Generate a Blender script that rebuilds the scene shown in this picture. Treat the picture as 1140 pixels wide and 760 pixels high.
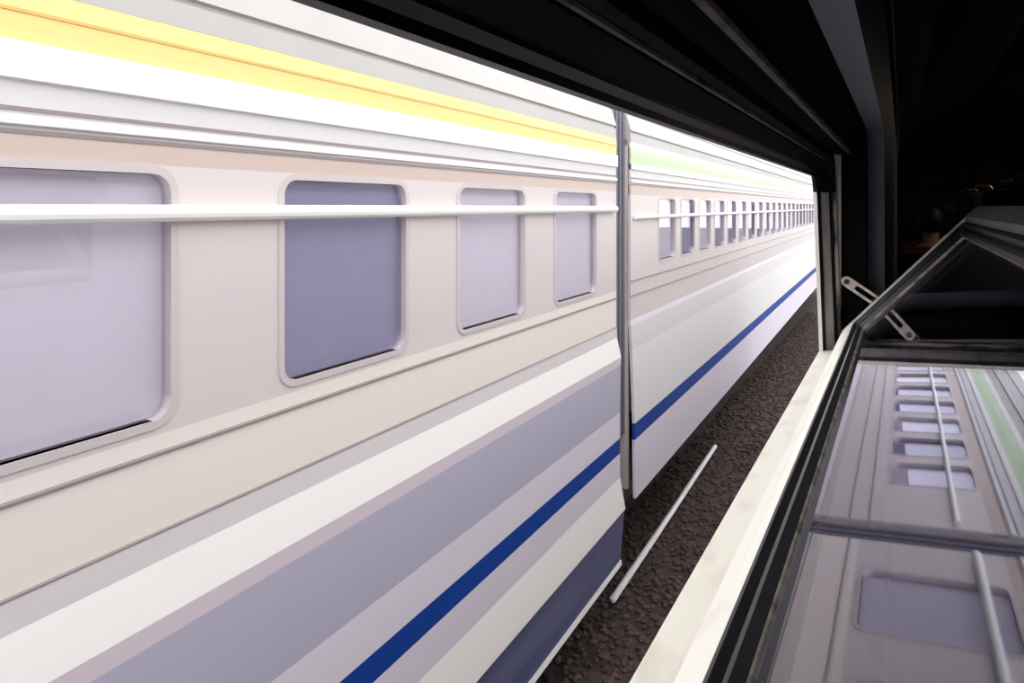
import bpy, bmesh, math, random
from mathutils import Vector, Matrix

random.seed(7)
for o in list(bpy.data.objects):
    bpy.data.objects.remove(o, do_unlink=True)
scene = bpy.context.scene
COL = scene.collection

# ------------------------------------------------------------------ camera
OZ = 2.6                      # eye height above the rails; geometry below is given relative to the eye
PSI = math.radians(29.73)     # the view looks this far left of the carriage axis (+Y)
cam_data = bpy.data.cameras.new('camera')
cam_data.sensor_width = 36.0
cam_data.lens = 24.0
cam_data.shift_y = -150.0 / 1140.0
cam_data.clip_start = 0.01
cam_data.clip_end = 300.0
cam = bpy.data.objects.new('camera', cam_data)
cam.location = (0, 0, OZ)
cam.rotation_euler = (math.pi / 2, 0, PSI)
COL.objects.link(cam)
scene.camera = cam

# ------------------------------------------------------------------ sky and exposure
world = bpy.data.worlds.new('overcast_sky')
scene.world = world
world.use_nodes = True
wn = world.node_tree
wn.nodes.clear()
w_out = wn.nodes.new('ShaderNodeOutputWorld')
w_bg = wn.nodes.new('ShaderNodeBackground')
w_tc = wn.nodes.new('ShaderNodeTexCoord')
w_noise = wn.nodes.new('ShaderNodeTexNoise')
w_noise.inputs['Scale'].default_value = 1.6
w_noise.inputs['Detail'].default_value = 3.0
w_ramp = wn.nodes.new('ShaderNodeValToRGB')
w_ramp.color_ramp.elements[0].color = (0.92, 0.93, 0.97, 1)
w_ramp.color_ramp.elements[1].color = (1.0, 0.99, 0.97, 1)
wn.links.new(w_tc.outputs['Generated'], w_noise.inputs['Vector'])
wn.links.new(w_noise.outputs['Fac'], w_ramp.inputs['Fac'])
wn.links.new(w_ramp.outputs['Color'], w_bg.inputs['Color'])
w_bg.inputs['Strength'].default_value = 2.6
wn.links.new(w_bg.outputs['Background'], w_out.inputs['Surface'])

vs = scene.view_settings
scene.display_settings.display_device = 'sRGB'
vs.view_transform = 'Standard'
vs.look = 'None'
vs.exposure = 0.0
vs.gamma = 1.0
vs.use_curve_mapping = False

# ------------------------------------------------------------------ materials
def srgb(r, g, b):
    def c(v):
        v /= 255.0
        return v / 12.92 if v <= 0.04045 else ((v + 0.055) / 1.055) ** 2.4
    return (c(r), c(g), c(b), 1.0)

MATS = {}
def mat(name, col, rough=0.5, metal=0.0, col2=None, nscale=8.0, nlo=0.4, nhi=0.65, bump=0.0, bscale=60.0,
        stretch=(1, 1, 1), spec=0.5, emit=None, estr=1.0):
    m = bpy.data.materials.new(name)
    m.use_nodes = True
    nt = m.node_tree
    b = nt.nodes['Principled BSDF']
    b.inputs['Base Color'].default_value = col
    b.inputs['Roughness'].default_value = rough
    b.inputs['Metallic'].default_value = metal
    b.inputs['Specular IOR Level'].default_value = spec
    tc = nt.nodes.new('ShaderNodeTexCoord')
    mp = nt.nodes.new('ShaderNodeMapping')
    mp.inputs['Scale'].default_value = stretch
    nt.links.new(tc.outputs['Object'], mp.inputs['Vector'])
    if col2 is not None:
        n = nt.nodes.new('ShaderNodeTexNoise')
        n.inputs['Scale'].default_value = nscale
        n.inputs['Detail'].default_value = 5.0
        r = nt.nodes.new('ShaderNodeValToRGB')
        r.color_ramp.elements[0].position = nlo
        r.color_ramp.elements[1].position = nhi
        r.color_ramp.elements[0].color = col
        r.color_ramp.elements[1].color = col2
        nt.links.new(mp.outputs['Vector'], n.inputs['Vector'])
        nt.links.new(n.outputs['Fac'], r.inputs['Fac'])
        nt.links.new(r.outputs['Color'], b.inputs['Base Color'])
    if bump:
        n2 = nt.nodes.new('ShaderNodeTexNoise')
        n2.inputs['Scale'].default_value = bscale
        n2.inputs['Detail'].default_value = 4.0
        bp = nt.nodes.new('ShaderNodeBump')
        bp.inputs['Strength'].default_value = bump
        bp.inputs['Distance'].default_value = 0.01
        nt.links.new(mp.outputs['Vector'], n2.inputs['Vector'])
        nt.links.new(n2.outputs['Fac'], bp.inputs['Height'])
        nt.links.new(bp.outputs['Normal'], b.inputs['Normal'])
    if emit is not None:
        b.inputs['Emission Color'].default_value = emit
        b.inputs['Emission Strength'].default_value = estr
    MATS[name] = m
    return m

def glass(name, tint, rough=0.0, ior=1.5, wave=0.0):
    m = bpy.data.materials.new(name)
    m.use_nodes = True
    nt = m.node_tree
    nt.nodes.clear()
    out = nt.nodes.new('ShaderNodeOutputMaterial')
    mix = nt.nodes.new('ShaderNodeMixShader')
    tr = nt.nodes.new('ShaderNodeBsdfTransparent')
    tr.inputs['Color'].default_value = tint
    gl = nt.nodes.new('ShaderNodeBsdfGlossy')
    gl.inputs['Roughness'].default_value = rough
    gl.inputs['Color'].default_value = (0.90, 0.89, 1.0, 1)
    fr = nt.nodes.new('ShaderNodeFresnel')
    geo = nt.nodes.new('ShaderNodeNewGeometry')
    mx = nt.nodes.new('ShaderNodeMix')
    mx.inputs['A'].default_value = ior
    mx.inputs['B'].default_value = 1.0 / ior
    nt.links.new(geo.outputs['Backfacing'], mx.inputs['Factor'])
    nt.links.new(mx.outputs['Result'], fr.inputs['IOR'])
    nt.links.new(fr.outputs['Fac'], mix.inputs['Fac'])
    nt.links.new(tr.outputs['BSDF'], mix.inputs[1])
    nt.links.new(gl.outputs['BSDF'], mix.inputs[2])
    nt.links.new(mix.outputs['Shader'], out.inputs['Surface'])
    if wave:
        tc = nt.nodes.new('ShaderNodeTexCoord')
        n = nt.nodes.new('ShaderNodeTexNoise')
        n.inputs['Scale'].default_value = 2.2
        n.inputs['Detail'].default_value = 1.0
        bp = nt.nodes.new('ShaderNodeBump')
        bp.inputs['Strength'].default_value = wave
        bp.inputs['Distance'].default_value = 0.01
        nt.links.new(tc.outputs['Object'], n.inputs['Vector'])
        nt.links.new(n.outputs['Fac'], bp.inputs['Height'])
        nt.links.new(bp.outputs['Normal'], gl.inputs['Normal'])
    MATS[name] = m
    return m

# passing train paint
M_white = mat('train_white_paint', srgb(236, 235, 238), 0.4)
M_fascia = mat('train_cornice_paint', srgb(224, 223, 224), 0.45)
M_roof = mat('train_roof_paint', srgb(190, 188, 186), 0.5, col2=srgb(184, 182, 180), nscale=2.0)
M_yellow = mat('train_yellow_paint', srgb(248, 222, 146), 0.4)
M_amber = mat('train_amber_line', srgb(238, 186, 104), 0.4)
M_green = mat('train_green_paint', srgb(190, 216, 172), 0.4)
M_body = mat('train_body_paint', srgb(216, 207, 209), 0.4, col2=srgb(223, 215, 213), nscale=0.8, stretch=(1, 0.3, 2))
M_beige = mat('train_beige_band', srgb(206, 188, 180), 0.4)
M_belt = mat('train_belt_cream', srgb(244, 234, 228), 0.4, col2=srgb(240, 232, 230), nscale=1.2, stretch=(1, .3, 2))
M_line = mat('train_groove_line', srgb(150, 138, 140), 0.5)
M_waist = mat('train_waist_grey', srgb(226, 221, 224), 0.4)
M_ledge = mat('train_ledge_white', srgb(248, 246, 245), 0.4)
M_pink = mat('train_pale_mauve', srgb(236, 224, 236), 0.45)
M_slate = mat('train_slate_shade', srgb(194, 192, 214), 0.4)  # slate tone puts the shade below the waist ledge into the paint
M_lav = mat('train_lavender', srgb(236, 229, 244), 0.4)
M_blue = mat('train_royal_blue', srgb(0, 66, 160), 0.4)
M_cream = mat('train_cream_sill', srgb(246, 242, 240), 0.45)
M_skirt = mat('train_skirt_navy', srgb(96, 102, 142), 0.35, col2=srgb(120, 124, 160), nscale=3.0, stretch=(1, 0.2, 3))
M_under = mat('underframe_black', srgb(38, 34, 36), 0.8, col2=srgb(52, 44, 42), nscale=6)
M_lining = mat('train_interior_lining', srgb(150, 150, 165), 0.7)
M_blind = mat('roller_blind_pale', srgb(246, 240, 245), 0.85)
M_blind_slate = mat('roller_blind_slate', srgb(170, 168, 194), 0.85)
M_frame = mat('train_window_frame', srgb(206, 197, 200), 0.4)
M_rail = mat('train_guard_bar_white', srgb(250, 250, 248), 0.35)
M_bellows = mat('gangway_grey', srgb(120, 118, 132), 0.8)
M_steel = mat('worn_steel', srgb(120, 110, 104), 0.45, 0.8, col2=srgb(80, 62, 54), nscale=5)
# the line
M_ground = mat('ballast_ground', srgb(70, 56, 52), 0.95, col2=srgb(46, 36, 35), nscale=14, bump=0.8, bscale=40)
M_stone = mat('ballast_stone', srgb(84, 66, 62), 0.9, col2=srgb(56, 45, 43), nscale=5)
# own carriage
M_sill = mat('sill_cream_paint', srgb(216, 211, 200), 0.55, col2=srgb(186, 178, 165), nscale=22, nlo=0.5, nhi=0.8, bump=0.12, bscale=70,
             stretch=(1, 0.5, 1))
M_sash = mat('sash_cream_paint', srgb(243, 239, 230), 0.4, col2=srgb(226, 219, 206), nscale=16, nlo=0.5, nhi=0.75)
M_rubber = mat('black_rubber', srgb(14, 14, 19), 0.42, spec=0.35, col2=srgb(24, 24, 30), nscale=30)
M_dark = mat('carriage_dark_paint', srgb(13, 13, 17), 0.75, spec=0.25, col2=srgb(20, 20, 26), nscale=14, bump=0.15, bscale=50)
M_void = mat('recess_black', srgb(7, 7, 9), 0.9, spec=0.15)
M_worn = mat('worn_aluminium', srgb(118, 110, 106), 0.5, 0.35, col2=srgb(52, 46, 46), nscale=26, nlo=0.45, nhi=0.7, stretch=(1, 1, 0.35), bump=0.2)
M_jamb = mat('jamb_aluminium', srgb(176, 170, 168), 0.55, 0.0, col2=srgb(96, 90, 90), nscale=30, nlo=0.5, nhi=0.75, stretch=(1, 1, 0.3), bump=0.2)
M_bead = mat('chipped_bead', srgb(60, 54, 52), 0.5, col2=srgb(176, 160, 144), nscale=24, nlo=0.52, nhi=0.62, stretch=(1, 1, 0.3))
M_pillar = mat('lining_grey_paint', srgb(150, 154, 172), 0.55, bump=0.05, bscale=30)
M_outer = mat('carriage_outer_paint', srgb(230, 227, 222), 0.5, col2=srgb(214, 209, 203), nscale=4)
M_lip = mat('sealant_lip', srgb(170, 158, 140), 0.6, col2=srgb(96, 84, 74), nscale=40)
M_arm = mat('zinc_stay', srgb(214, 206, 200), 0.42, 0.15, col2=srgb(168, 158, 150), nscale=60)
M_bolt = mat('bolt_dark_steel', srgb(48, 46, 48), 0.4, 0.7)
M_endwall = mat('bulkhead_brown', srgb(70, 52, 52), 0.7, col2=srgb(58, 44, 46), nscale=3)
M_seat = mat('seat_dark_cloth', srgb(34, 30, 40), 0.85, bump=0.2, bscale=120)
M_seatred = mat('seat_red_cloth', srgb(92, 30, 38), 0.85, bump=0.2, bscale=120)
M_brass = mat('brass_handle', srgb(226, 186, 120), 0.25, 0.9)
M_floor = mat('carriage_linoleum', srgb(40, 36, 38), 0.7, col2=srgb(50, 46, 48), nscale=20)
M_sign = mat('sign_green', srgb(20, 96, 84), 0.5)
M_signw = mat('sign_pale', srgb(190, 214, 208), 0.5)
M_skin = mat('skin', srgb(196, 142, 116), 0.55)
M_hair = mat('hair_black', srgb(14, 12, 13), 0.6)
M_shirt = mat('shirt_dark', srgb(46, 40, 58), 0.8)
M_trouser = mat('trouser_dark', srgb(30, 30, 38), 0.8)
M_shoe = mat('shoe_black', srgb(16, 15, 16), 0.5)
M_fill_lamp = mat('fill_lamp_glow', srgb(255, 226, 180), 0.5, emit=(1.0, 0.86, 0.70, 1), estr=9.0)  # glow of the added fill lamp
M_fill_body = mat('fill_lamp_body', srgb(120, 116, 112), 0.5)
M_glass = glass('sash_glass', (0.86, 0.87, 0.9, 1), 0.0, 1.62, 0.03)
M_pane = glass('train_glass', (0.92, 0.92, 0.95, 1), 0.02, 1.5)

# ------------------------------------------------------------------ helpers
ORIG = {}
def link_mesh(name, verts, faces, m, parent=None, smooth=False, bevel=0.0, origin=None, mats=None, fmats=None):
    """verts in eye-relative coordinates (or in the parent's frame when the parent is a part / has a frame)."""
    if parent is None:
        if origin is None:
            xs = [v[0] for v in verts]; ys = [v[1] for v in verts]; zs = [v[2] for v in verts]
            origin = ((min(xs) + max(xs)) / 2, (min(ys) + max(ys)) / 2, min(zs))
        org = Vector(origin)
    else:
        org = ORIG[parent.name]
    me = bpy.data.meshes.new(name)
    me.from_pydata([tuple(Vector(v) - org) for v in verts], [], faces)
    if mats:
        for x in mats: me.materials.append(x)
        for p, k in zip(me.polygons, fmats): p.material_index = k
    else:
        me.materials.append(m)
    bm = bmesh.new(); bm.from_mesh(me)
    bmesh.ops.recalc_face_normals(bm, faces=bm.faces)
    bm.to_mesh(me); bm.free()
    if smooth:
        me.polygons.foreach_set('use_smooth', [True] * len(me.polygons))
    o = bpy.data.objects.new(name, me)
    COL.objects.link(o)
    if parent is None:
        o.location = org + Vector((0, 0, OZ))
    else:
        o.parent = parent
    ORIG[o.name] = org
    if bevel:
        b = o.modifiers.new('bevel', 'BEVEL'); b.width = bevel; b.segments = 2; b.limit_method = 'ANGLE'
    return o

def empty(name, origin, rot=(0, 0, 0), world_loc=None):
    o = bpy.data.objects.new(name, None)
    COL.objects.link(o)
    o.empty_display_size = 0.1
    o.location = (Vector(origin) if world_loc is None else Vector(world_loc)) + Vector((0, 0, OZ))
    o.rotation_euler = rot
    ORIG[o.name] = Vector(origin)
    return o

def tag(o, label=None, cat=None, group=None, kind=None):
    if label: o['label'] = label
    if cat: o['category'] = cat
    if group: o['group'] = group
    if kind: o['kind'] = kind
    return o

def struct(o, label=None, cat=None):
    return tag(o, label, cat, None, 'structure')

class G:
    def __init__(s): s.v = []; s.f = []; s.m = []
    def add(s, vs_, fs_, k=0):
        n = len(s.v); s.v += [tuple(v) for v in vs_]
        s.f += [tuple(i + n for i in f) for f in fs_]; s.m += [k] * len(fs_)
        return s
    def box(s, a, b, k=0):
        (x0, y0, z0), (x1, y1, z1) = a, b
        V = [(x, y, z) for x in (x0, x1) for y in (y0, y1) for z in (z0, z1)]
        F = [(0, 1, 3, 2), (4, 6, 7, 5), (0, 4, 5, 1), (2, 3, 7, 6), (0, 2, 6, 4), (1, 5, 7, 3)]
        return s.add(V, F, k)
    def ext(s, pts, y0, y1, k=0):
        n = len(pts)
        V = [(x, y0, z) for x, z in pts] + [(x, y1, z) for x, z in pts]
        F = [(i, (i + 1) % n, n + (i + 1) % n, n + i) for i in range(n)]
        F += [tuple(range(n)), tuple(range(2 * n - 1, n - 1, -1))]
        return s.add(V, F, k)
    def sheet(s, pts, y0, y1, t=0.012, k=0):
        """open profile given a thickness inwards (towards -X)"""
        back = []
        for i, (x, z) in enumerate(pts):
            a = pts[max(i - 1, 0)]; b = pts[min(i + 1, len(pts) - 1)]
            dx, dz = b[0] - a[0], b[1] - a[1]
            l = math.hypot(dx, dz)
            back.append((x - abs(dz) / l * t, z + (dx / l * t if dz > 0 else -dx / l * t)))
        return s.ext(list(pts) + back[::-1], y0, y1, k)
    def tube(s, path, r, n=8, k=0, caps=True):
        P = [Vector(p) for p in path]
        up = Vector((0, 0, 1))
        rings = []
        for i, p in enumerate(P):
            d = (P[min(i + 1, len(P) - 1)] - P[max(i - 1, 0)]).normalized()
            a = d.cross(up)
            if a.length < 1e-3: a = d.cross(Vector((1, 0, 0)))
            a.normalize(); b = d.cross(a)
            rings.append([p + (a * math.cos(t) + b * math.sin(t)) * r for t in [2 * math.pi * j / n for j in range(n)]])
        V = [q for R in rings for q in R]
        F = []
        for i in range(len(P) - 1):
            for j in range(n):
                F.append((i * n + j, i * n + (j + 1) % n, (i + 1) * n + (j + 1) % n, (i + 1) * n + j))
        if caps:
            F.append(tuple(range(n))); F.append(tuple((len(P) - 1) * n + j for j in range(n)))
        return s.add(V, F, k)
    def put(s, name, m, parent=None, **kw):
        return link_mesh(name, s.v, s.f, m, parent, **kw)

# ================================================================== THE GROUND
g = G().box((-40, -30, -2.95), (40, 90, -2.72))
struct(g.put('floor', M_ground, origin=(0, 30, -2.95)), 'dark brown trackbed ground beside the rails')

# loose ballast between the two trains: one uncountable mass of stones
ico_v = []
t_ = (1 + 5 ** 0.5) / 2
for a, b in ((-1, t_), (1, t_), (-1, -t_), (1, -t_)):
    ico_v += [(a, b, 0)]
for a, b in ((-1, t_), (1, t_), (-1, -t_), (1, -t_)):
    ico_v += [(0, a, b)]
for a, b in ((-1, t_), (1, t_), (-1, -t_), (1, -t_)):
    ico_v += [(b, 0, a)]
ico_f = [(0, 11, 5), (0, 5, 1), (0, 1, 7), (0, 7, 10), (0, 10, 11), (1, 5, 9), (5, 11, 4), (11, 10, 2), (10, 7, 6), (7, 1, 8),
         (3, 9, 4), (3, 4, 2), (3, 2, 6), (3, 6, 8), (3, 8, 9), (4, 9, 5), (2, 4, 11), (6, 2, 10), (8, 6, 7), (9, 8, 1)]
ico_v = [(-1, t_, 0), (1, t_, 0), (-1, -t_, 0), (1, -t_, 0), (0, -1, t_), (0, 1, t_), (0, -1, -t_), (0, 1, -t_),
         (t_, 0, -1), (t_, 0, 1), (-t_, 0, -1), (-t_, 0, 1)]
g = G()
for i in range(12000):
    y = 0.5 + 18.5 * random.random() ** 1.5
    x = random.uniform(-2.1, -0.25)
    r = random.uniform(0.012, 0.026)
    rz = random.uniform(0, 6.28); c, s_ = math.cos(rz), math.sin(rz)
    sx, sy, sz = random.uniform(.7, 1.2), random.uniform(.7, 1.3), random.uniform(.5, .9)
    V = []
    for (a, b, d) in ico_v:
        j = random.uniform(.8, 1.15)
        a, b, d = a * r * .6 * sx * j, b * r * .6 * sy * j, d * r * .6 * sz * j
        V.append((x + a * c - b * s_, y + a * s_ + b * c, -2.712 + d))
    g.add(V, ico_f)
o = g.put('ballast', M_stone, origin=(0, 0, -2.72))
tag(o, 'loose brown ballast stones on the ground between the trains', 'ballast', None, 'stuff')

# ================================================================== THE PASSING TRAIN
YAW = math.radians(1.05)
CX = -2.9                      # centre line of the passing train
def car_root(name, ymid):
    o_ = Vector((CX, ymid, -2.6))
    w = Matrix.Rotation(YAW, 3, 'Z') @ o_
    r = empty(name, o_, (0, 0, YAW), w)
    return r

def rr(y0, y1, z0, z1, r, n=5):
    """rounded rectangle contour in (y, z)"""
    P = []
    for cy, cz, a0 in ((y1 - r, z1 - r, 0), (y0 + r, z1 - r, 90), (y0 + r, z0 + r, 180), (y1 - r, z0 + r, 270)):
        for i in range(n + 1):
            a = math.radians(a0 + 90 * i / n)
            P.append((cy + r * math.cos(a), cz + r * math.sin(a)))
    return P

def ring(inner, outer, x0, x1):
    """closed ring between two contours, from x0 (back) to x1 (front)"""
    n = len(inner)
    V = [(x1, y, z) for y, z in inner] + [(x1, y, z) for y, z in outer] + [(x0, y, z) for y, z in inner] + [(x0, y, z) for y, z in outer]
    F = []
    for i in range(n):
        j = (i + 1) % n
        F += [(i, j, n + j, n + i), (2 * n + i, 3 * n + i, 3 * n + j, 2 * n + j), (i, 2 * n + i, 2 * n + j, j),
              (n + i, n + j, 3 * n + j, 3 * n + i)]
    return V, F

FX = -1.5
def side_panel(g, y0, y1, wins, z0, z1, wz0, wz1, x=FX, t=0.03):
    g.box((x - t, y0, wz1), (x, y1, z1))
    g.box((x - t, y0, z0), (x, y1, wz0))
    e = y0
    for a, b in wins:
        g.box((x - t, e, wz0), (x, a, wz1)); e = b
    g.box((x - t, e, wz0), (x, y1, wz1))

def bogie(root, yc):
    g = G()
    g.box((CX - .95, yc - 1.35, -2.28), (CX + .95, yc + 1.35, -2.12))
    for s in (-1, 1):
        g.box((CX + s * 1.0 - .07, yc - 1.5, -2.3), (CX + s * 1.0 + .07, yc + 1.5, -2.05))
    b = g.put('bogie', M_under, root, bevel=0.02)
    for dy in (-1.0, 1.0):
        g = G()
        for s in (-1, 1):
            g.tube([(CX + s * .72 - .06, yc + dy, -2.2), (CX + s * .72 + .06, yc + dy, -2.2)], 0.40, 24)
        g.tube([(CX - .7, yc + dy, -2.2), (CX + .7, yc + dy, -2.2)], 0.07, 12)
        g.put('wheelset', M_steel, b)

def build_car(name, y0, y1, P):
    root = car_root(name, (y0 + y1) / 2)
    ex = lambda prof, m, nm, t=0.012: G().sheet(prof, y0, y1, t).put(nm, m, root)
    X = FX
    # roof, from the cornice over the top to the far side
    rp = [(X, .435), (X - .002, .495), (X - .012, .50), (X - .012, .508), (X + .002, .512), (X - .03, .62), (X - .045, .625), (X - .045, .634),
          (X - .036, .64), (X - .12, .76), (X - .32, .88), (X - .75, .97), (CX, 1.0)]
    far = [(2 * CX - x, z) for x, z in rp[::-1][1:]]
    full = rp + far
    inner = [(CX + (x - CX) * .97, z - .03) for x, z in full]
    G().ext(full + inner[::-1], y0, y1).put('roof', M_roof, root)
    # upper fascia
    a, b = P['stripe_z']
    ex([(X, .435), (X, b)], M_white, 'fascia_upper') if b < .434 else None
    ex([(X, b), (X + .003, (a + b) / 2 + .006), (X + .003, (a + b) / 2), (X, a)], P['stripe_m'], 'roofline_stripe')
    if P['amber']:
        G().box((X - .004, y0, .384), (X + .0055, y1, .391)).put('amber_line', M_amber, root)
    ex([(X, a), (X + .012, a - .004), (X + .012, .252), (X, .249)], M_white, 'fascia_white')
    ex([(X, .249), (X - .003, .149)], M_fascia, 'fascia_grey')
    for z, h in ((.194, .008), (.149, .009)):
        G().box((X - .004, y0, z - h / 2), (X + .002, y1, z + h / 2)).put('groove_line', M_line, root)
    G().ext([(X, .160), (X + .008, .163), (X + .008, .180), (X, .183)], y0, y1).put('fascia_moulding', M_white, root)
    ex([(X, .149), (X, P['wz1'] + .02)], M_beige, 'beige_band')
    # window wall
    g = G()
    side_panel(g, y0, y1, P['wins'], P['belt'], P['wz1'] + .02, P['wz0'], P['wz1'])
    g.put('side_panel', M_body, root)
    G().box((X - .03, y0, -.762), (X, y1, P['belt'])).put('belt_panel', P['belt_m'], root)
    first = None
    for k, (wa, wb) in enumerate(P['wins']):
        zc0, zc1 = P['wz0'], P['wz1']
        if first is None:
            base = ((wa + wb) / 2)
            V, F = ring(rr(wa, wb, zc0, zc1, .045), rr(wa - .02, wb + .02, zc0 - .02, zc1 + .02, .065), X - .034, X + .004)
            fr = link_mesh('window_frame', V, F, M_frame, root)
            pane = G().box((X - .024, wa, zc0), (X - .018, wb, zc1)).put('pane', M_pane, fr)
            bl = G().box((X - .038, wa - .02, zc0 - .02), (X - .034, wb + .02, zc1 + .02)).put('blind', M_blind, fr)
            ol = ORIG[root.name]
            first = (fr, pane, bl, wa)
        else:
            fr = first[0].copy(); COL.objects.link(fr); fr.parent = root
            fr.location = (0, wa - first[3], 0)
            pane = first[1].copy(); COL.objects.link(pane); pane.parent = fr
            bl = first[2].copy(); COL.objects.link(bl); bl.parent = fr
            if P['blinds'](k):
                bl.data = bl.data.copy(); bl.data.materials[0] = M_blind_slate
    # guard bars in front of the windows
    for z0_, z1_, r in P['bars']:
        zc = (z0_ + z1_) / 2; h = (z1_ - z0_) / 2
        g = G().ext([(X + .016 + h * .9 * math.cos(t), zc + h * math.sin(t)) for t in [2 * math.pi * i / 12 for i in range(12)]], y0 + .05, y1 - .05)
        gb = g.put('guard_bar', M_rail, root, smooth=False)
        for wa, wb in P['wins']:
            yy = wa - .06
            G().box((X - .002, yy - .012, zc - h * .5), (X + .014, yy + .012, zc + h * .5)).put('bar_bracket', M_rail, gb)
    for z, h, m in P['ribs']:
        G().ext([(X, z - h), (X + .006, z - h * .4), (X + .006, z + h * .4), (X, z + h)], y0, y1).put('body_rib', m, root)
    # waist and lower body
    prof = P['lower']
    for nm, m, pts in prof:
        ex(pts, m, nm, .02)
    # far side, ends and floor make the body a closed shell
    fx = 2 * CX - X
    G().box((fx, y0, -1.9), (fx + .03, y1, .44)).put('far_side', M_body, root)
    for ya, yb in ((y0, y0 + .03), (y1 - .03, y1)):
        G().ext([(X - .02, -1.9), (X - .02, .44), (X - .3, .84), (CX, .95), (fx + .3, .84), (fx + .02, .44), (fx + .02, -1.9)], ya, yb).put('end_wall', M_body, root)
    G().box((fx + .03, y0 + .03, -1.42), (X - .05, y1 - .03, -1.36)).put('car_floor', M_lining, root)
    G().box((CX + .1, y0 + .04, -1.36), (CX + .14, y1 - .04, .70)).put('inner_partition', M_lining, root)
    G().box((fx + .1, y0 + .1, -2.15), (X - .25, y1 - .1, -1.9)).put('underframe', M_under, root)
    for yb in P['bogies']:
        bogie(root, yb)
    return root

def car_lower(P, bottom):
    return P
X = FX
lower_a = [
    ('waist_panel', M_waist, [(X, -.762), (X + .004, -.770), (X + .006, -.831)]),
    ('waist_ledge', M_ledge, [(X + .006, -.831), (X + .034, -.95)]),
    ('waist_underband', M_pink, [(X + .034, -.95), (X + .03, -1.002)]),
    ('lower_panel', M_slate, [(X + .03, -1.002), (X + .026, -1.30)]),
    ('lower_band', M_lav, [(X + .026, -1.30), (X + .026, -1.464)]),
    ('blue_stripe', M_blue, [(X + .026, -1.464), (X + .026, -1.56)]),
    ('stripe_underband', M_lav, [(X + .026, -1.56), (X + .026, -1.71)]),
    ('sole_ledge', M_cream, [(X + .026, -1.71), (X + .062, -1.905)]),
    ('skirt', M_skirt, [(X + .055, -1.905), (X + .03, -2.235)]),
    ('skirt_edge', M_cream, [(X + .034, -2.232), (X + .038, -2.262)]),
]
lower_b = [
    ('waist_panel', M_lav, [(X, -.762), (X + .004, -.80)]),
    ('waist_ledge', M_waist, [(X + .004, -.80), (X + .012, -.96)]),
    ('lower_panel', M_white, [(X + .012, -.96), (X + .03, -1.45)]),
    ('blue_stripe', M_blue, [(X + .03, -1.45), (X + .03, -1.56)]),
    ('stripe_underband', M_lav, [(X + .03, -1.56), (X + .036, -1.95)]),
]
WA = [(1.39 + .91 * k, 1.95 + .91 * k) for k in range(-7, 3)]
car_a = build_car('passenger_car', -6.2, 4.12, dict(
    belt=-.535, belt_m=M_belt, stripe_z=(.329, .434), stripe_m=M_yellow, amber=True, wins=WA, wz0=-.50, wz1=.077,
    blinds=lambda k: k == 7, bars=[(-.036, .005, 0)],
    ribs=[(-.58, .006, M_line), (-.765, .004, M_line)], lower=lower_a, bogies=(-3.6, 1.2)))
tag(car_a, 'white railway car with yellow roofline stripe, nearest and filling the left', 'train car',
    None)
WB = [(5.05 + .64 * k, 5.50 + .64 * k) for k in range(0, 28)]
car_b = build_car('passenger_car', 4.40, 24.0, dict(
    belt=-.56, belt_m=M_body, stripe_z=(.29, .40), stripe_m=M_green, amber=False, wins=WB, wz0=-.40, wz1=.06,
    blinds=lambda k: k % 3 != 2, bars=[(-.088, -.058, 0)],
    ribs=[(-.50, .005, M_line), (-.60, .005, M_line)], lower=lower_b, bogies=(7.2, 21.0)))
tag(car_b, 'white railway car with pale green roofline stripe, coupled beyond the yellow striped car', 'train car')
# gangway between the two cars
g = G()
for i in range(8):
    ya = 4.125 + i * .034
    s = .02 if i % 2 else 0.0
    g.box((CX - 1.34 - s, ya, -1.5 - s), (CX + 1.34 + s, ya + .034, .63 + s))
g.put('gangway_bellows', M_bellows, car_a)

# rails of the passing line
for sx in (-1, 1):
    prof = [(-.07, -2.72), (.07, -2.72), (.07, -2.71), (.012, -2.69), (.012, -2.64), (.036, -2.63), (.036, -2.602),
            (-.036, -2.602), (-.036, -2.63), (-.012, -2.64), (-.012, -2.69), (-.07, -2.71)]
    g = G().ext([(CX + sx * .72 + x, z) for x, z in prof], -8, 26)
    cxr = CX + sx * .72
    r = g.put('rail', M_steel, origin=(cxr, 0, -2.72))
    w = Matrix.Rotation(YAW, 3, 'Z') @ Vector((cxr, 0, -2.72))
    r.location = w + Vector((0, 0, OZ)); r.rotation_euler = (0, 0, YAW)
    tag(r, 'worn steel rail under the near wheels of the passing train' if sx > 0 else 'worn steel rail under the far wheels of the passing train', 'rail')
# pipe lying on the ballast
pp = G().tube([(-1.70, 4.35, -2.66), (-1.74, 5.8, -2.66), (-1.80, 7.7, -2.66)], .022, 10)
tag(pp.put('steel_pipe', M_waist, smooth=True), 'pale pipe lying on the brown ballast beside the passing train', 'pipe')

# ================================================================== OWN CARRIAGE : SHELL
YN = -0.9        # near end of the window opening (behind the eye)
YJ = 1.66        # far jamb
ZS, ZT = -.321, .0675
YE = 9.0         # bulkhead
YB = -2.2        # back of the modelled part
LEAN = lambda z: -.035 * (z - ZS)

g = G()
g.ext([(-.164, -2.15), (-.13, -2.15), (-.10, -1.30), (-.10, -.40), (-.125, -.345), (-.162, -.372)], YB, YE)               # below the sill
g.ext([(-.125, .145), (-.125, .30), (-.05, .52), (.1, .68), (.1, .72), (-.07, .54), (-.145, .32), (-.170, .11), (-.165, .11)], YB, YE)  # above the header
g.box((-.162, YJ + .055, -.37), (-.12, YE, ZT + .12))                                                                    # beyond the jamb
g.box((-.162, YB, -.37), (-.12, YN - .02, ZT + .12))                                                                    # behind the eye
struct(g.put('wall_left', M_outer), 'cream painted outer wall of the dark carriage the view is taken from')

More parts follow.
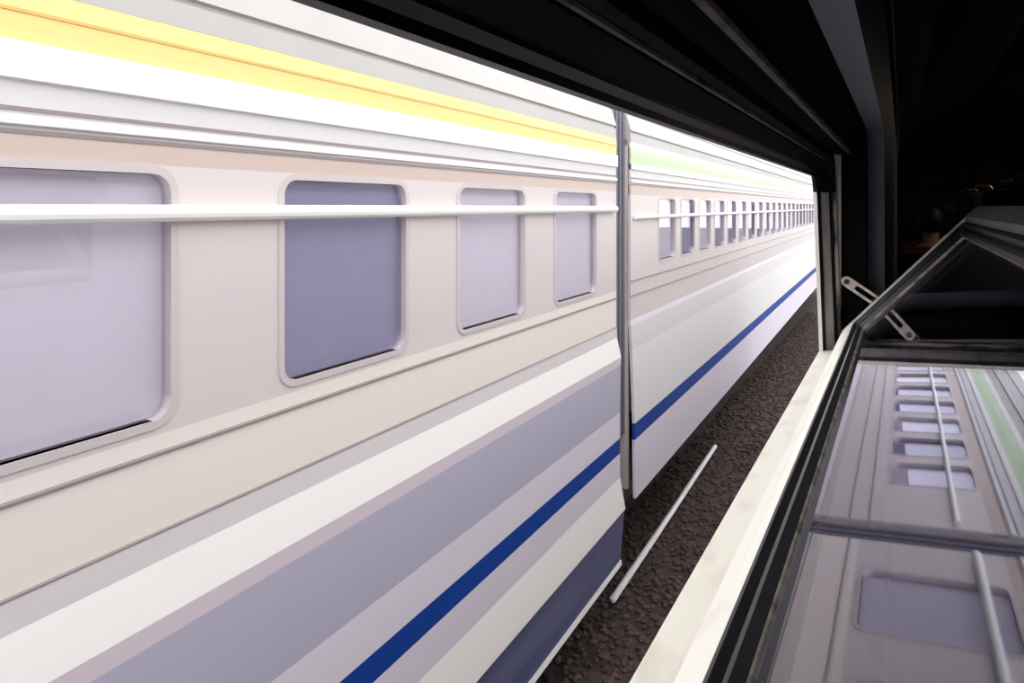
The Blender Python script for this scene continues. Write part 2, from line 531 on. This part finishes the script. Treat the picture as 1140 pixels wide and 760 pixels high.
g = G().box((-.10, YB, -1.36), (2.5, YE, -1.30))
struct(g.put('floor', M_floor), 'dark linoleum floor inside the carriage')
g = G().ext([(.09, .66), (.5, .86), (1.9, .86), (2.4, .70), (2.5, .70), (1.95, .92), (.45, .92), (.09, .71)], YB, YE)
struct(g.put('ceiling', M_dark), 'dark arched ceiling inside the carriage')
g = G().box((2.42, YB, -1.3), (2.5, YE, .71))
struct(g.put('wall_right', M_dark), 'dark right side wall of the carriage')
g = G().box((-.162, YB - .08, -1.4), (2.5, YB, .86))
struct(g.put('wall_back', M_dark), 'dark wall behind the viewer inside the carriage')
# far bulkhead with a doorway
wf = G()
wf.ext([(-.162, -1.36), (.0, -1.36), (.0, .60), (-.11, .43), (-.162, .30)], YE, YE + .06); wf.box((.0, YE, -1.36), (.30, YE + .06, .86)); wf.box((1.0, YE, -1.36), (2.5, YE + .06, .86)); wf.box((.30, YE, .55), (1.0, YE + .06, .86))
wf = struct(wf.put('wall_far', M_endwall), 'dim reddish brown bulkhead at the far end of the carriage')
d = struct(G().box((.30, YE + .02, -1.30), (1.0, YE + .05, .55)).put('door_1', M_endwall), 'dim door in the far bulkhead')
G().tube([(.37, YE - .02, -.35), (.37, YE - .02, -.15)], .012, 8).put('door_handle', M_brass, d)

# inner lining below the window
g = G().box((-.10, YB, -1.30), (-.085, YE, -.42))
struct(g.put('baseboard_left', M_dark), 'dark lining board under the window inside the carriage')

# pale lining panel with the cut-out round the window (pillar, curved corner, beam above)
def lining():
    g = G()
    x0, x1 = -.071, -.036
    yp, zb, rc = 1.86, .180, .12
    edge = [(YB, zb)] + [(yp - rc + rc * math.sin(t), zb - rc + rc * math.cos(t)) for t in [math.pi / 2 * i / 8 for i in range(9)]] + [(yp, -1.30)]
    # pillar and everything beyond it
    outer = [(YB, .50)] + [(yp - rc + (rc + 5) * math.sin(math.pi / 2 * i / 8), .50) for i in range(9)] + [(6.6, -1.30)]
    outer = [(YB, .50)] + [(e[0] + (6.6 - yp) * i / 8 * 1.0, .50) for i, e in enumerate(edge[1:-1])] + [(6.6, -1.30)]
    V, F = [], []
    n = len(edge)
    for xx in (x0, x1):
        V += [(xx, y, z) for y, z in edge] + [(xx, y, z) for y, z in outer]
    for i in range(n - 1):
        F += [(i, i + 1, n + i + 1, n + i), (2 * n + i, 3 * n + i, 3 * n + i + 1, 2 * n + i + 1), (i, 2 * n + i, 2 * n + i + 1, i + 1),
              (n + i, n + i + 1, 3 * n + i + 1, 3 * n + i)]
    F += [(0, n, 3 * n, 2 * n), (n - 1, 3 * n - 1, 4 * n - 1, 2 * n - 1)]
    g.add(V, F)
    return g
tr = struct(lining().put('trim_1', M_pillar), 'pale grey lining panel with a rounded cut-out beside and above the window')
g = G().ext([(-.036, .50), (-.030, .50), (.10, .655), (.10, .665), (.085, .665)], YB, YE)
struct(g.put('trim_2', M_dark), 'dark cove between the pale lining and the ceiling')
g = G().tube([(-.028, YB + .1, .505), (-.028, YE - .1, .505)], .009, 8)
struct(g.put('trim_3', M_pillar), 'thin pale bead along the top of the lining')
# soffit of the recess between the frame and the lining
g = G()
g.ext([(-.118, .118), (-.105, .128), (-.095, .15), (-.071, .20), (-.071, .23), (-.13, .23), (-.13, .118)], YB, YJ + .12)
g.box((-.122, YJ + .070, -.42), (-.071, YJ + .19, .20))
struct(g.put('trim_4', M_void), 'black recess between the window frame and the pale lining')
g = G().tube([(-.102, YB + .1, .122), (-.102, YJ + .02, .122)], .0045, 8)
struct(g.put('trim_5', M_worn), 'thin worn metal strip along the dark recess above the window')

# ================================================================== WINDOW FRAME
win = struct(empty('window_1', (-.16, .5, ZS)), 'dark open window frame of the carriage with a cream sill and worn far jamb')
RC = .035
def sweep(o0, o1, xa, xb, parts=('head', 'jamb'), o0b=None, ya=YN):
    """rectangular rib [xa,xb] whose inner edge lies o0 (at xa) / o0b (at xb) outside the opening, outer edge o1"""
    if o0b is None: o0b = o0
    def path(o):
        rc = max(RC + o, .004)
        p = []
        if 'head' in parts:
            p.append((ya, ZT + o))
            for i in range(7):
                t = math.pi / 2 * i / 6
                p.append((YJ - RC + rc * math.sin(t), ZT - RC + rc * math.cos(t)))
        else:
            p.append((YJ + o, ZT - RC))
        if 'jamb' in parts: p.append((YJ + o, ZS - .03))
        return p
    A, B, C_ = path(o0), path(o0b), path(o1)
    n = len(A)
    V = [(xa + LEAN(z), y, z) for y, z in A] + [(xb + LEAN(z), y, z) for y, z in B] + [(xb + LEAN(z), y, z) for y, z in C_] + [(xa + LEAN(z), y, z) for y, z in C_]
    F = []
    for i in range(n - 1):
        for k in range(4):
            F.append((k * n + i, k * n + i + 1, ((k + 1) % 4) * n + i + 1, ((k + 1) % 4) * n + i))
    F += [(0, n, 2 * n, 3 * n), (n - 1, 2 * n - 1, 3 * n - 1, 4 * n - 1)]
    return V, F
def fr(name, m, *a, **k):
    V, F = sweep(*a, **k)
    return link_mesh(name, V, F, m, win)
fr('outer_flange', M_sash, 0.0, .06, -.160, -.1525, parts=('jamb',), o0b=.0)
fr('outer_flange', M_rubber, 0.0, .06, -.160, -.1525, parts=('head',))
fr('outer_gasket', M_rubber, .006, .06, -.1525, -.146, o0b=.010)
fr('metal_channel', M_jamb, .014, .065, -.146, -.131, parts=('jamb',), o0b=.030)
fr('metal_channel', M_dark, .014, .065, -.146, -.131, parts=('head',), o0b=.030)  # same channel darkened: shade under the header put into its colour
fr('inner_gasket', M_rubber, .036, .07, -.131, -.1235, o0b=.040)
fr('inner_bead', M_bead, .034, .07, -.1235, -.117, parts=('jamb',), o0b=.038)
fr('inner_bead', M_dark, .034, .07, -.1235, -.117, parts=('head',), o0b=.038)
# rim line along the header
g = G().tube([(-.146, YN, .1035), (-.146, YJ - .02, .1035)], .0035, 8)
g.put('header_rim', M_worn, win)
# sill
g = G().ext([(-.162, -.372), (-.115, -.350), (-.112, -.316), (-.1363, -.3185), (-.150, -.3205), (-.158, -.3215), (-.1615, -.3245)], YN, YJ + .005)
g.put('sill', M_sill, win)
# near jamb behind the eye
G().box((-.160, YN - .05, ZS - .03), (-.112, YN, ZT + .06)).put('near_jamb', M_rubber, win)

# ================================================================== HOPPER SASH
PHI = math.radians(48.0)
sash = empty('window_sash', (0, 0, 0), (0, -PHI, 0), (-.1363, 0, -.321))
tag(sash, 'cream framed window sash tilted inwards on its bottom edge, with black gasket and reflecting glass', 'window sash')
V0, V1 = YN + .03, 1.648
def rect(rb, vf, rt, vn, h, rad=0.0, n=4):
    """loop in sash coordinates (u, v, h); corners optionally rounded"""
    if rad <= 0:
        return [(rb, vn, h), (rb, vf, h), (rt, vf, h), (rt, vn, h)]
    P = []
    for cu, cv, a0 in ((rb + rad, vf - rad, 90), (rt - rad, vf - rad, 0), (rt - rad, vn + rad, -90), (rb + rad, vn + rad, -180)):
        seq = range(n + 1)
        for i in seq:
            a = math.radians(a0 + (90 - 90 * i / n))
            P.append((cu + rad * math.cos(a), cv + rad * math.sin(a), h))
    return P
def loops(Ls, close=True):
    n = len(Ls[0]); V = [p for L in Ls for p in L]; F = []
    m_ = len(Ls)
    for k in range(m_ if close else m_ - 1):
        a, b = k, (k + 1) % m_
        for i in range(n):
            j = (i + 1) % n
            F.append((a * n + i, a * n + j, b * n + j, b * n + i))
    return V, F
def lp(f, h, rad=0.012):
    """f in 0..3: 0 outer edge, 1 rail/gasket edge, 2 glass edge"""
    B = (.045, .082, .1023); FV = (1.698, 1.632, 1.534); T = (.425, .382, .354); N = (V0, V0 + .05, V0 + .1)
    k = int(min(f, 1.9999)); t = f - k
    L = lambda A: A[k] + (A[k + 1] - A[k]) * t
    return rect(L(B), L(FV), L(T), L(N), h, rad)
V, F = loops([lp(0, -.022), lp(0, .010), lp(.12, .015), lp(.80, .016), lp(1.0, .011), lp(1.0, -.022)])
M_sash_end = mat('sash_worn_dim_paint', srgb(206, 200, 192), 0.5, col2=srgb(150, 142, 134), nscale=26, nlo=0.5, nhi=0.72)  # worn paint, also toned down: fading window light put into the colour
M_sash_top = mat('sash_shaded_paint', srgb(104, 104, 116), 0.5, col2=srgb(88, 88, 98), nscale=14)  # top rail grey: the window light falling off is put into the colour
for segs, mm, lb in (((17, 18, 19, 0, 1), M_sash, None), ((2, 3, 4, 5, 6), M_sash_end, 'worn far end rail, toned down for fading light'), ((7, 8, 9, 10, 11), M_sash_top, 'top rail, coloured grey for fading light'),
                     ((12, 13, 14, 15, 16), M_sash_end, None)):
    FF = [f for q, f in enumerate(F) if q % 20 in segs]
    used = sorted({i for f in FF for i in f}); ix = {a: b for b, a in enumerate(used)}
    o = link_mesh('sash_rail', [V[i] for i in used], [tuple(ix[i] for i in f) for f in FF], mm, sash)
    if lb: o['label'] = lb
V, F = loops([lp(1.0, -.016), lp(1.0, .010), lp(1.12, .0145), lp(1.30, .014), lp(1.42, .007), lp(1.55, .0065), lp(1.65, .010), lp(1.82, .009), lp(1.985, .001), lp(1.985, -.016)])
gk = link_mesh('gasket', V, F, M_rubber, sash)
V, F = loops([lp(1.975, -.003), lp(1.975, .0016), lp(1.985, .0018), lp(2.0, .0005), lp(2.0, -.003)])
link_mesh('sealant_lip', V, F, M_lip, gk)
g = G().box((.098, V0 + .09, -.0065), (.358, 1.540, -.0005))
g.put('glass_pane', M_glass, sash)
# rubber edge strip with chipped paint along the far end of the sash
g = G().box((.06, 1.698, -.02), (.425, 1.7005, .006))
g.put('edge_seal', M_rubber, sash)

# slotted stay arm between the jamb and the sash
A = Vector((-.1075, 1.706, -.168)); Bv = Vector((-.0395, 1.706, -.215))
dirv = (Bv - A).normalized(); nv = Vector((-dirv.z, 0, dirv.x))
stay = empty('stay_arm', A)
tag(stay, 'slotted zinc stay arm bolted to the black jamb and propping the tilted sash', 'stay arm')
def stay_plate():
    L, W, n = .080, .0115, 8
    out, inn = [], []
    # outline: chamfered round end, long bar
    def P(s, t): return (s, t)
    outl = []
    for i in range(n + 1):
        a = math.pi / 2 + math.pi * i / n
        outl.append((W * math.cos(a), W * math.sin(a)))
    for i in range(n + 1):
        a = -math.pi / 2 + math.pi * i / n
        outl.append((L + W * math.cos(a), W * math.sin(a)))
    # slot
    r, s0, s1 = .0056, .026, L - .012
    sl = []
    for i in range(n + 1):
        a = math.pi / 2 + math.pi * i / n
        sl.append((s0 + r * math.cos(a), r * math.sin(a)))
    for i in range(n + 1):
        a = -math.pi / 2 + math.pi * i / n
        sl.append((s1 + r * math.cos(a), r * math.sin(a)))
    V, F = [], []
    for dy in (-.0018, .0018):
        for L_ in (outl, sl):
            for s, t in L_:
                q = A + dirv * s + nv * t
                V.append((q.x, q.y + dy, q.z))
    m_ = len(outl)
    for i in range(m_):
        j = (i + 1) % m_
        F += [(i, j, m_ + j, m_ + i), (2 * m_ + i, 3 * m_ + i, 3 * m_ + j, 2 * m_ + j), (i, 2 * m_ + i, 2 * m_ + j, j),
              (m_ + i, m_ + j, 3 * m_ + j, 3 * m_ + i)]
    return V, F
V, F = stay_plate()
link_mesh('slotted_plate', V, F, M_arm, stay)
def disc(c, r, y0, y1, n=14):
    V = [(c.x + r * math.cos(2 * math.pi * i / n), y, c.z + r * math.sin(2 * math.pi * i / n)) for y in (y0, y1) for i in range(n)]
    F = [(i, (i + 1) % n, n + (i + 1) % n, n + i) for i in range(n)] + [tuple(range(n)), tuple(range(2 * n - 1, n - 1, -1))]
    return V, F
V, F = disc(A, .0062, A.y - .005, A.y + .03, 6)
link_mesh('pivot_bolt', V, F, M_bolt, stay)
V, F = disc(A + dirv * .066, .005, A.y - .004, A.y + .008, 10)
link_mesh('slide_pin', V, F, M_bolt, stay)

# ================================================================== INSIDE THE CARRIAGE
def seat(name, x0, x1, y, top, cloth, ct=-.82):
    r = empty(name, ((x0 + x1) / 2, y, -1.30))
    G().box((x0 + .05, y - .38, -1.30), (x1 - .05, y - .02, ct - .13)).put('seat_base', M_dark, r)
    G().box((x0, y - .48, ct - .13), (x1, y, ct)).put('cushion', cloth, r, bevel=.03)
    G().ext([(0, 0)] * 0 or [(x0, ct - .04), (x1, ct - .04), (x1, top), (x0, top)], y, y + .10).put('backrest', cloth, r, bevel=.03)
    # handle at the aisle corner
    h = [(x0 + .03, y + .05, top - .02), (x0 + .02, y + .05, top + .03), (x0 + .06, y + .05, top + .055), (x0 + .15, y + .05, top + .05), (x0 + .19, y + .05, top - .02)]
    G().tube(h, .011, 8).put('grab_handle', M_brass, r, smooth=True)
    return r
for i, (y, nm) in enumerate(((4.25, 'nearest'), (5.45, 'second'), (6.65, 'third'), (7.85, 'farthest'))):
    s = seat('high_seat', .47, .95, y, .115, M_seat)
    tag(s, ['dark high-backed seat with brass corner handle, nearest beyond the sash corner',
            'dark high-backed seat with brass handle, second beyond the sash corner',
            'dark high-backed seat with brass handle, third in the dim row',
            'dark high-backed seat with brass handle, last before the bulkhead'][i], 'seat', 'high-backed seats along the aisle')
for i, y in enumerate((6.2, 7.9)):
    s = seat('low_seat', -.01, .42, y, -.34, M_seatred, -.965)
    s.rotation_euler = (0, 0, math.pi)
    tag(s, ['dark red low seat against the window side lining, holding the passenger', 'dark red low seat against the lining, in front of the passenger'][i], 'seat', 'low red seats along the window side')

# luggage rail and green sign on the bulkhead
g = G().tube([(-.02, YE - .06, .22), (.62, YE - .06, .22)], .012, 8)
rl = g.put('hand_rail', M_brass); tag(rl, 'thin metal rail across the far bulkhead', 'rail')
sg = empty('exit_sign', (.46, YE - .02, -.10))
tag(sg, 'small dark green sign on the far bulkhead', 'sign')
G().box((.40, YE - .02, -.07), (.62, YE - .001, .05)).put('sign_plate', M_sign, sg)
# added fill lamp, out of view, lifting the dark interior and brass handles
lm = empty('fill_lamp', (1.3, 6.2, .8))
tag(lm, 'added warm fill lamp under the ceiling, out of view', 'lamp')
G().box((1.18, 5.9, .82), (1.42, 6.5, .86)).put('fill_lamp_body', M_fill_body, lm)
G().ext([(1.2, .82), (1.22, .795), (1.38, .795), (1.4, .82)], 5.92, 6.48).put('fill_lamp_face', M_fill_lamp, lm)

# ------------------------------------------------------------------ seated passenger (dim, mostly hidden by the sash)
def skin_obj(name, pts, edges, rad, m, parent, sub=2, root=0):
    org = ORIG[parent.name]
    me = bpy.data.meshes.new(name)
    me.from_pydata([tuple(Vector(p) - org) for p in pts], edges, [])
    o = bpy.data.objects.new(name, me); COL.objects.link(o); o.parent = parent
    ORIG[o.name] = org
    o.modifiers.new('skin', 'SKIN').use_smooth_shade = True
    if not me.skin_vertices: me.attributes.new('skin', 'FLOAT', 'POINT')
    sv = me.skin_vertices[0].data
    for i, r in enumerate(rad):
        sv[i].radius = r if isinstance(r, tuple) else (r, r)
        sv[i].use_root = (i == root)
    s = o.modifiers.new('sub', 'SUBSURF'); s.levels = sub; s.render_levels = sub
    me.materials.append(m)
    return o
px_, py_ = .205, 7.15         # pelvis position on the low seat, built facing -Y, then turned to face +Y (away from the viewer)
per = empty('person', (px_, py_ - .2, -1.30), (0, 0, math.pi), (px_, 6.73, -1.30))
tag(per, 'black haired passenger in dark clothes seated facing away, dim beyond the pale lining', 'person')
def J(x, y, z): return (px_ + x, py_ + y, z)
pel = -.82
pts = [J(0, 0, pel), J(0, .06, pel + .22), J(0, .05, pel + .42), J(0, .02, pel + .55), J(0, -.01, pel + .665), J(0, -.02, pel + .735)]
E = [(0, 1), (1, 2), (2, 3), (3, 4), (4, 5)]
R = [(.125, .09), (.11, .08), (.115, .085), (.05, .05), (.075, .09), (.06, .075)]
fing = []
for s in (-1, 1):
    b = len(pts)
    pts += [J(s * .17, .04, pel + .45), J(s * .185, -.02, pel + .18), J(s * .14, -.24, pel + .12), J(s * .12, -.31, pel + .11)]
    E += [(2, b), (b, b + 1), (b + 1, b + 2), (b + 2, b + 3)]
    R += [.045, .042, .03, (.022, .036)]
    fing.append((s, pts[b + 3]))
    k = len(pts)
    pts += [J(s * .09, -.05, pel - .01), J(s * .10, -.43, pel - .03), J(s * .10, -.40, -1.20), J(s * .10, -.43, -1.255), J(s * .10, -.56, -1.268)]
    E += [(0, k), (k, k + 1), (k + 1, k + 2), (k + 2, k + 3), (k + 3, k + 4)]
    R += [.085, .062, .042, .042, .035]
body = skin_obj('body', pts, E, R, M_skin, per)
# clothing follows the same joints a little wider
tp = [J(0, 0, pel - .02)] + pts[1:3] + [J(0, .025, pel + .475)]; te = [(0, 1), (1, 2), (2, 3)]; tr_ = [(.185, .14), (.165, .12), (.155, .118), (.075, .075)]
for s in (-1, 1):
    b = len(tp)
    tp += [J(s * .17, .04, pel + .45), J(s * .185, -.02, pel + .18), J(s * .145, -.22, pel + .125)]
    te += [(2, b), (b, b + 1), (b + 1, b + 2)]; tr_ += [.085, .062, .044]
skin_obj('shirt', tp, te, tr_, M_shirt, per)
lp_ = [J(0, 0, pel)]; le = []; lr = [(.166, .126)]
for s in (-1, 1):
    b = len(lp_)
    lp_ += [J(s * .09, -.05, pel - .01), J(s * .10, -.43, pel - .03), J(s * .10, -.40, -1.19)]
    le += [(0, b), (b, b + 1), (b + 1, b + 2)]; lr += [.097, .075, .06]
skin_obj('trousers', lp_, le, lr, M_trouser, per)
for s in (-1, 1):
    skin_obj('shoe', [J(s * .10, -.38, -1.25), J(s * .10, -.48, -1.255), J(s * .10, -.60, -1.262)], [(0, 1), (1, 2)], [(.045, .045), (.045, .042), (.04, .034)], M_shoe, per)
for s, w in fing:
    for i in range(4):
        q = Vector(w) + Vector((s * (.024 - .016 * i), -.035, .004))
        ln = (.058, .072, .076, .064)[i]
        skin_obj('finger', [tuple(q + Vector((0, .02, 0))), tuple(q + Vector((0, -ln * .45, .004))), tuple(q + Vector((0, -ln * .8, -.012))), tuple(q + Vector((0, -ln, -.03)))],
                 [(0, 1), (1, 2), (2, 3)], [.009, .0085, .008, .0065], M_skin, body, 1)
    q = Vector(w) + Vector((-s * .03, 0, 0))
    skin_obj('thumb', [tuple(q + Vector((s * .012, .02, 0))), tuple(q + Vector((-s * .012, -.02, 0))), tuple(q + Vector((-s * .016, -.052, -.008)))], [(0, 1), (1, 2)], [.011, .010, .008], M_skin, body, 1)
def uvs(name, c, r, m, parent, cut=None, n=16, k=10):
    V, F = [], []
    for i in range(k + 1):
        a = math.pi * i / k
        for j in range(n):
            b = 2 * math.pi * j / n
            V.append((c[0] + r[0] * math.sin(a) * math.cos(b), c[1] + r[1] * math.sin(a) * math.sin(b), c[2] + r[2] * math.cos(a)))
    for i in range(k):
        for j in range(n):
            F.append((i * n + j, i * n + (j + 1) % n, (i + 1) * n + (j + 1) % n, (i + 1) * n + j))
    if cut: F = [f for f in F if cut(sum((Vector(V[q]) for q in f), Vector()) / 4)]
    return link_mesh(name, V, F, m, parent, smooth=True)
hc = J(0, -.015, pel + .695)
uvs('hair', (hc[0], hc[1] + .012, hc[2] + .012), (.098, .115, .125), M_hair, per, cut=lambda q: q.z > hc[2] + .03 or q.y > hc[1] + .0)
for s in (-1, 1):
    uvs('ear', (hc[0] + s * .082, hc[1] + .01, hc[2] - .01), (.012, .022, .032), M_skin, body, n=8, k=6)
    uvs('eye', (hc[0] + s * .032, hc[1] - .088, hc[2] + .0), (.013, .010, .008), M_signw, body, n=8, k=6)
uvs('nose', (hc[0], hc[1] - .098, hc[2] - .028), (.014, .018, .026), M_skin, body, n=8, k=6)
uvs('mouth', (hc[0], hc[1] - .088, hc[2] - .068), (.026, .008, .008), M_seatred, body, n=8, k=6)
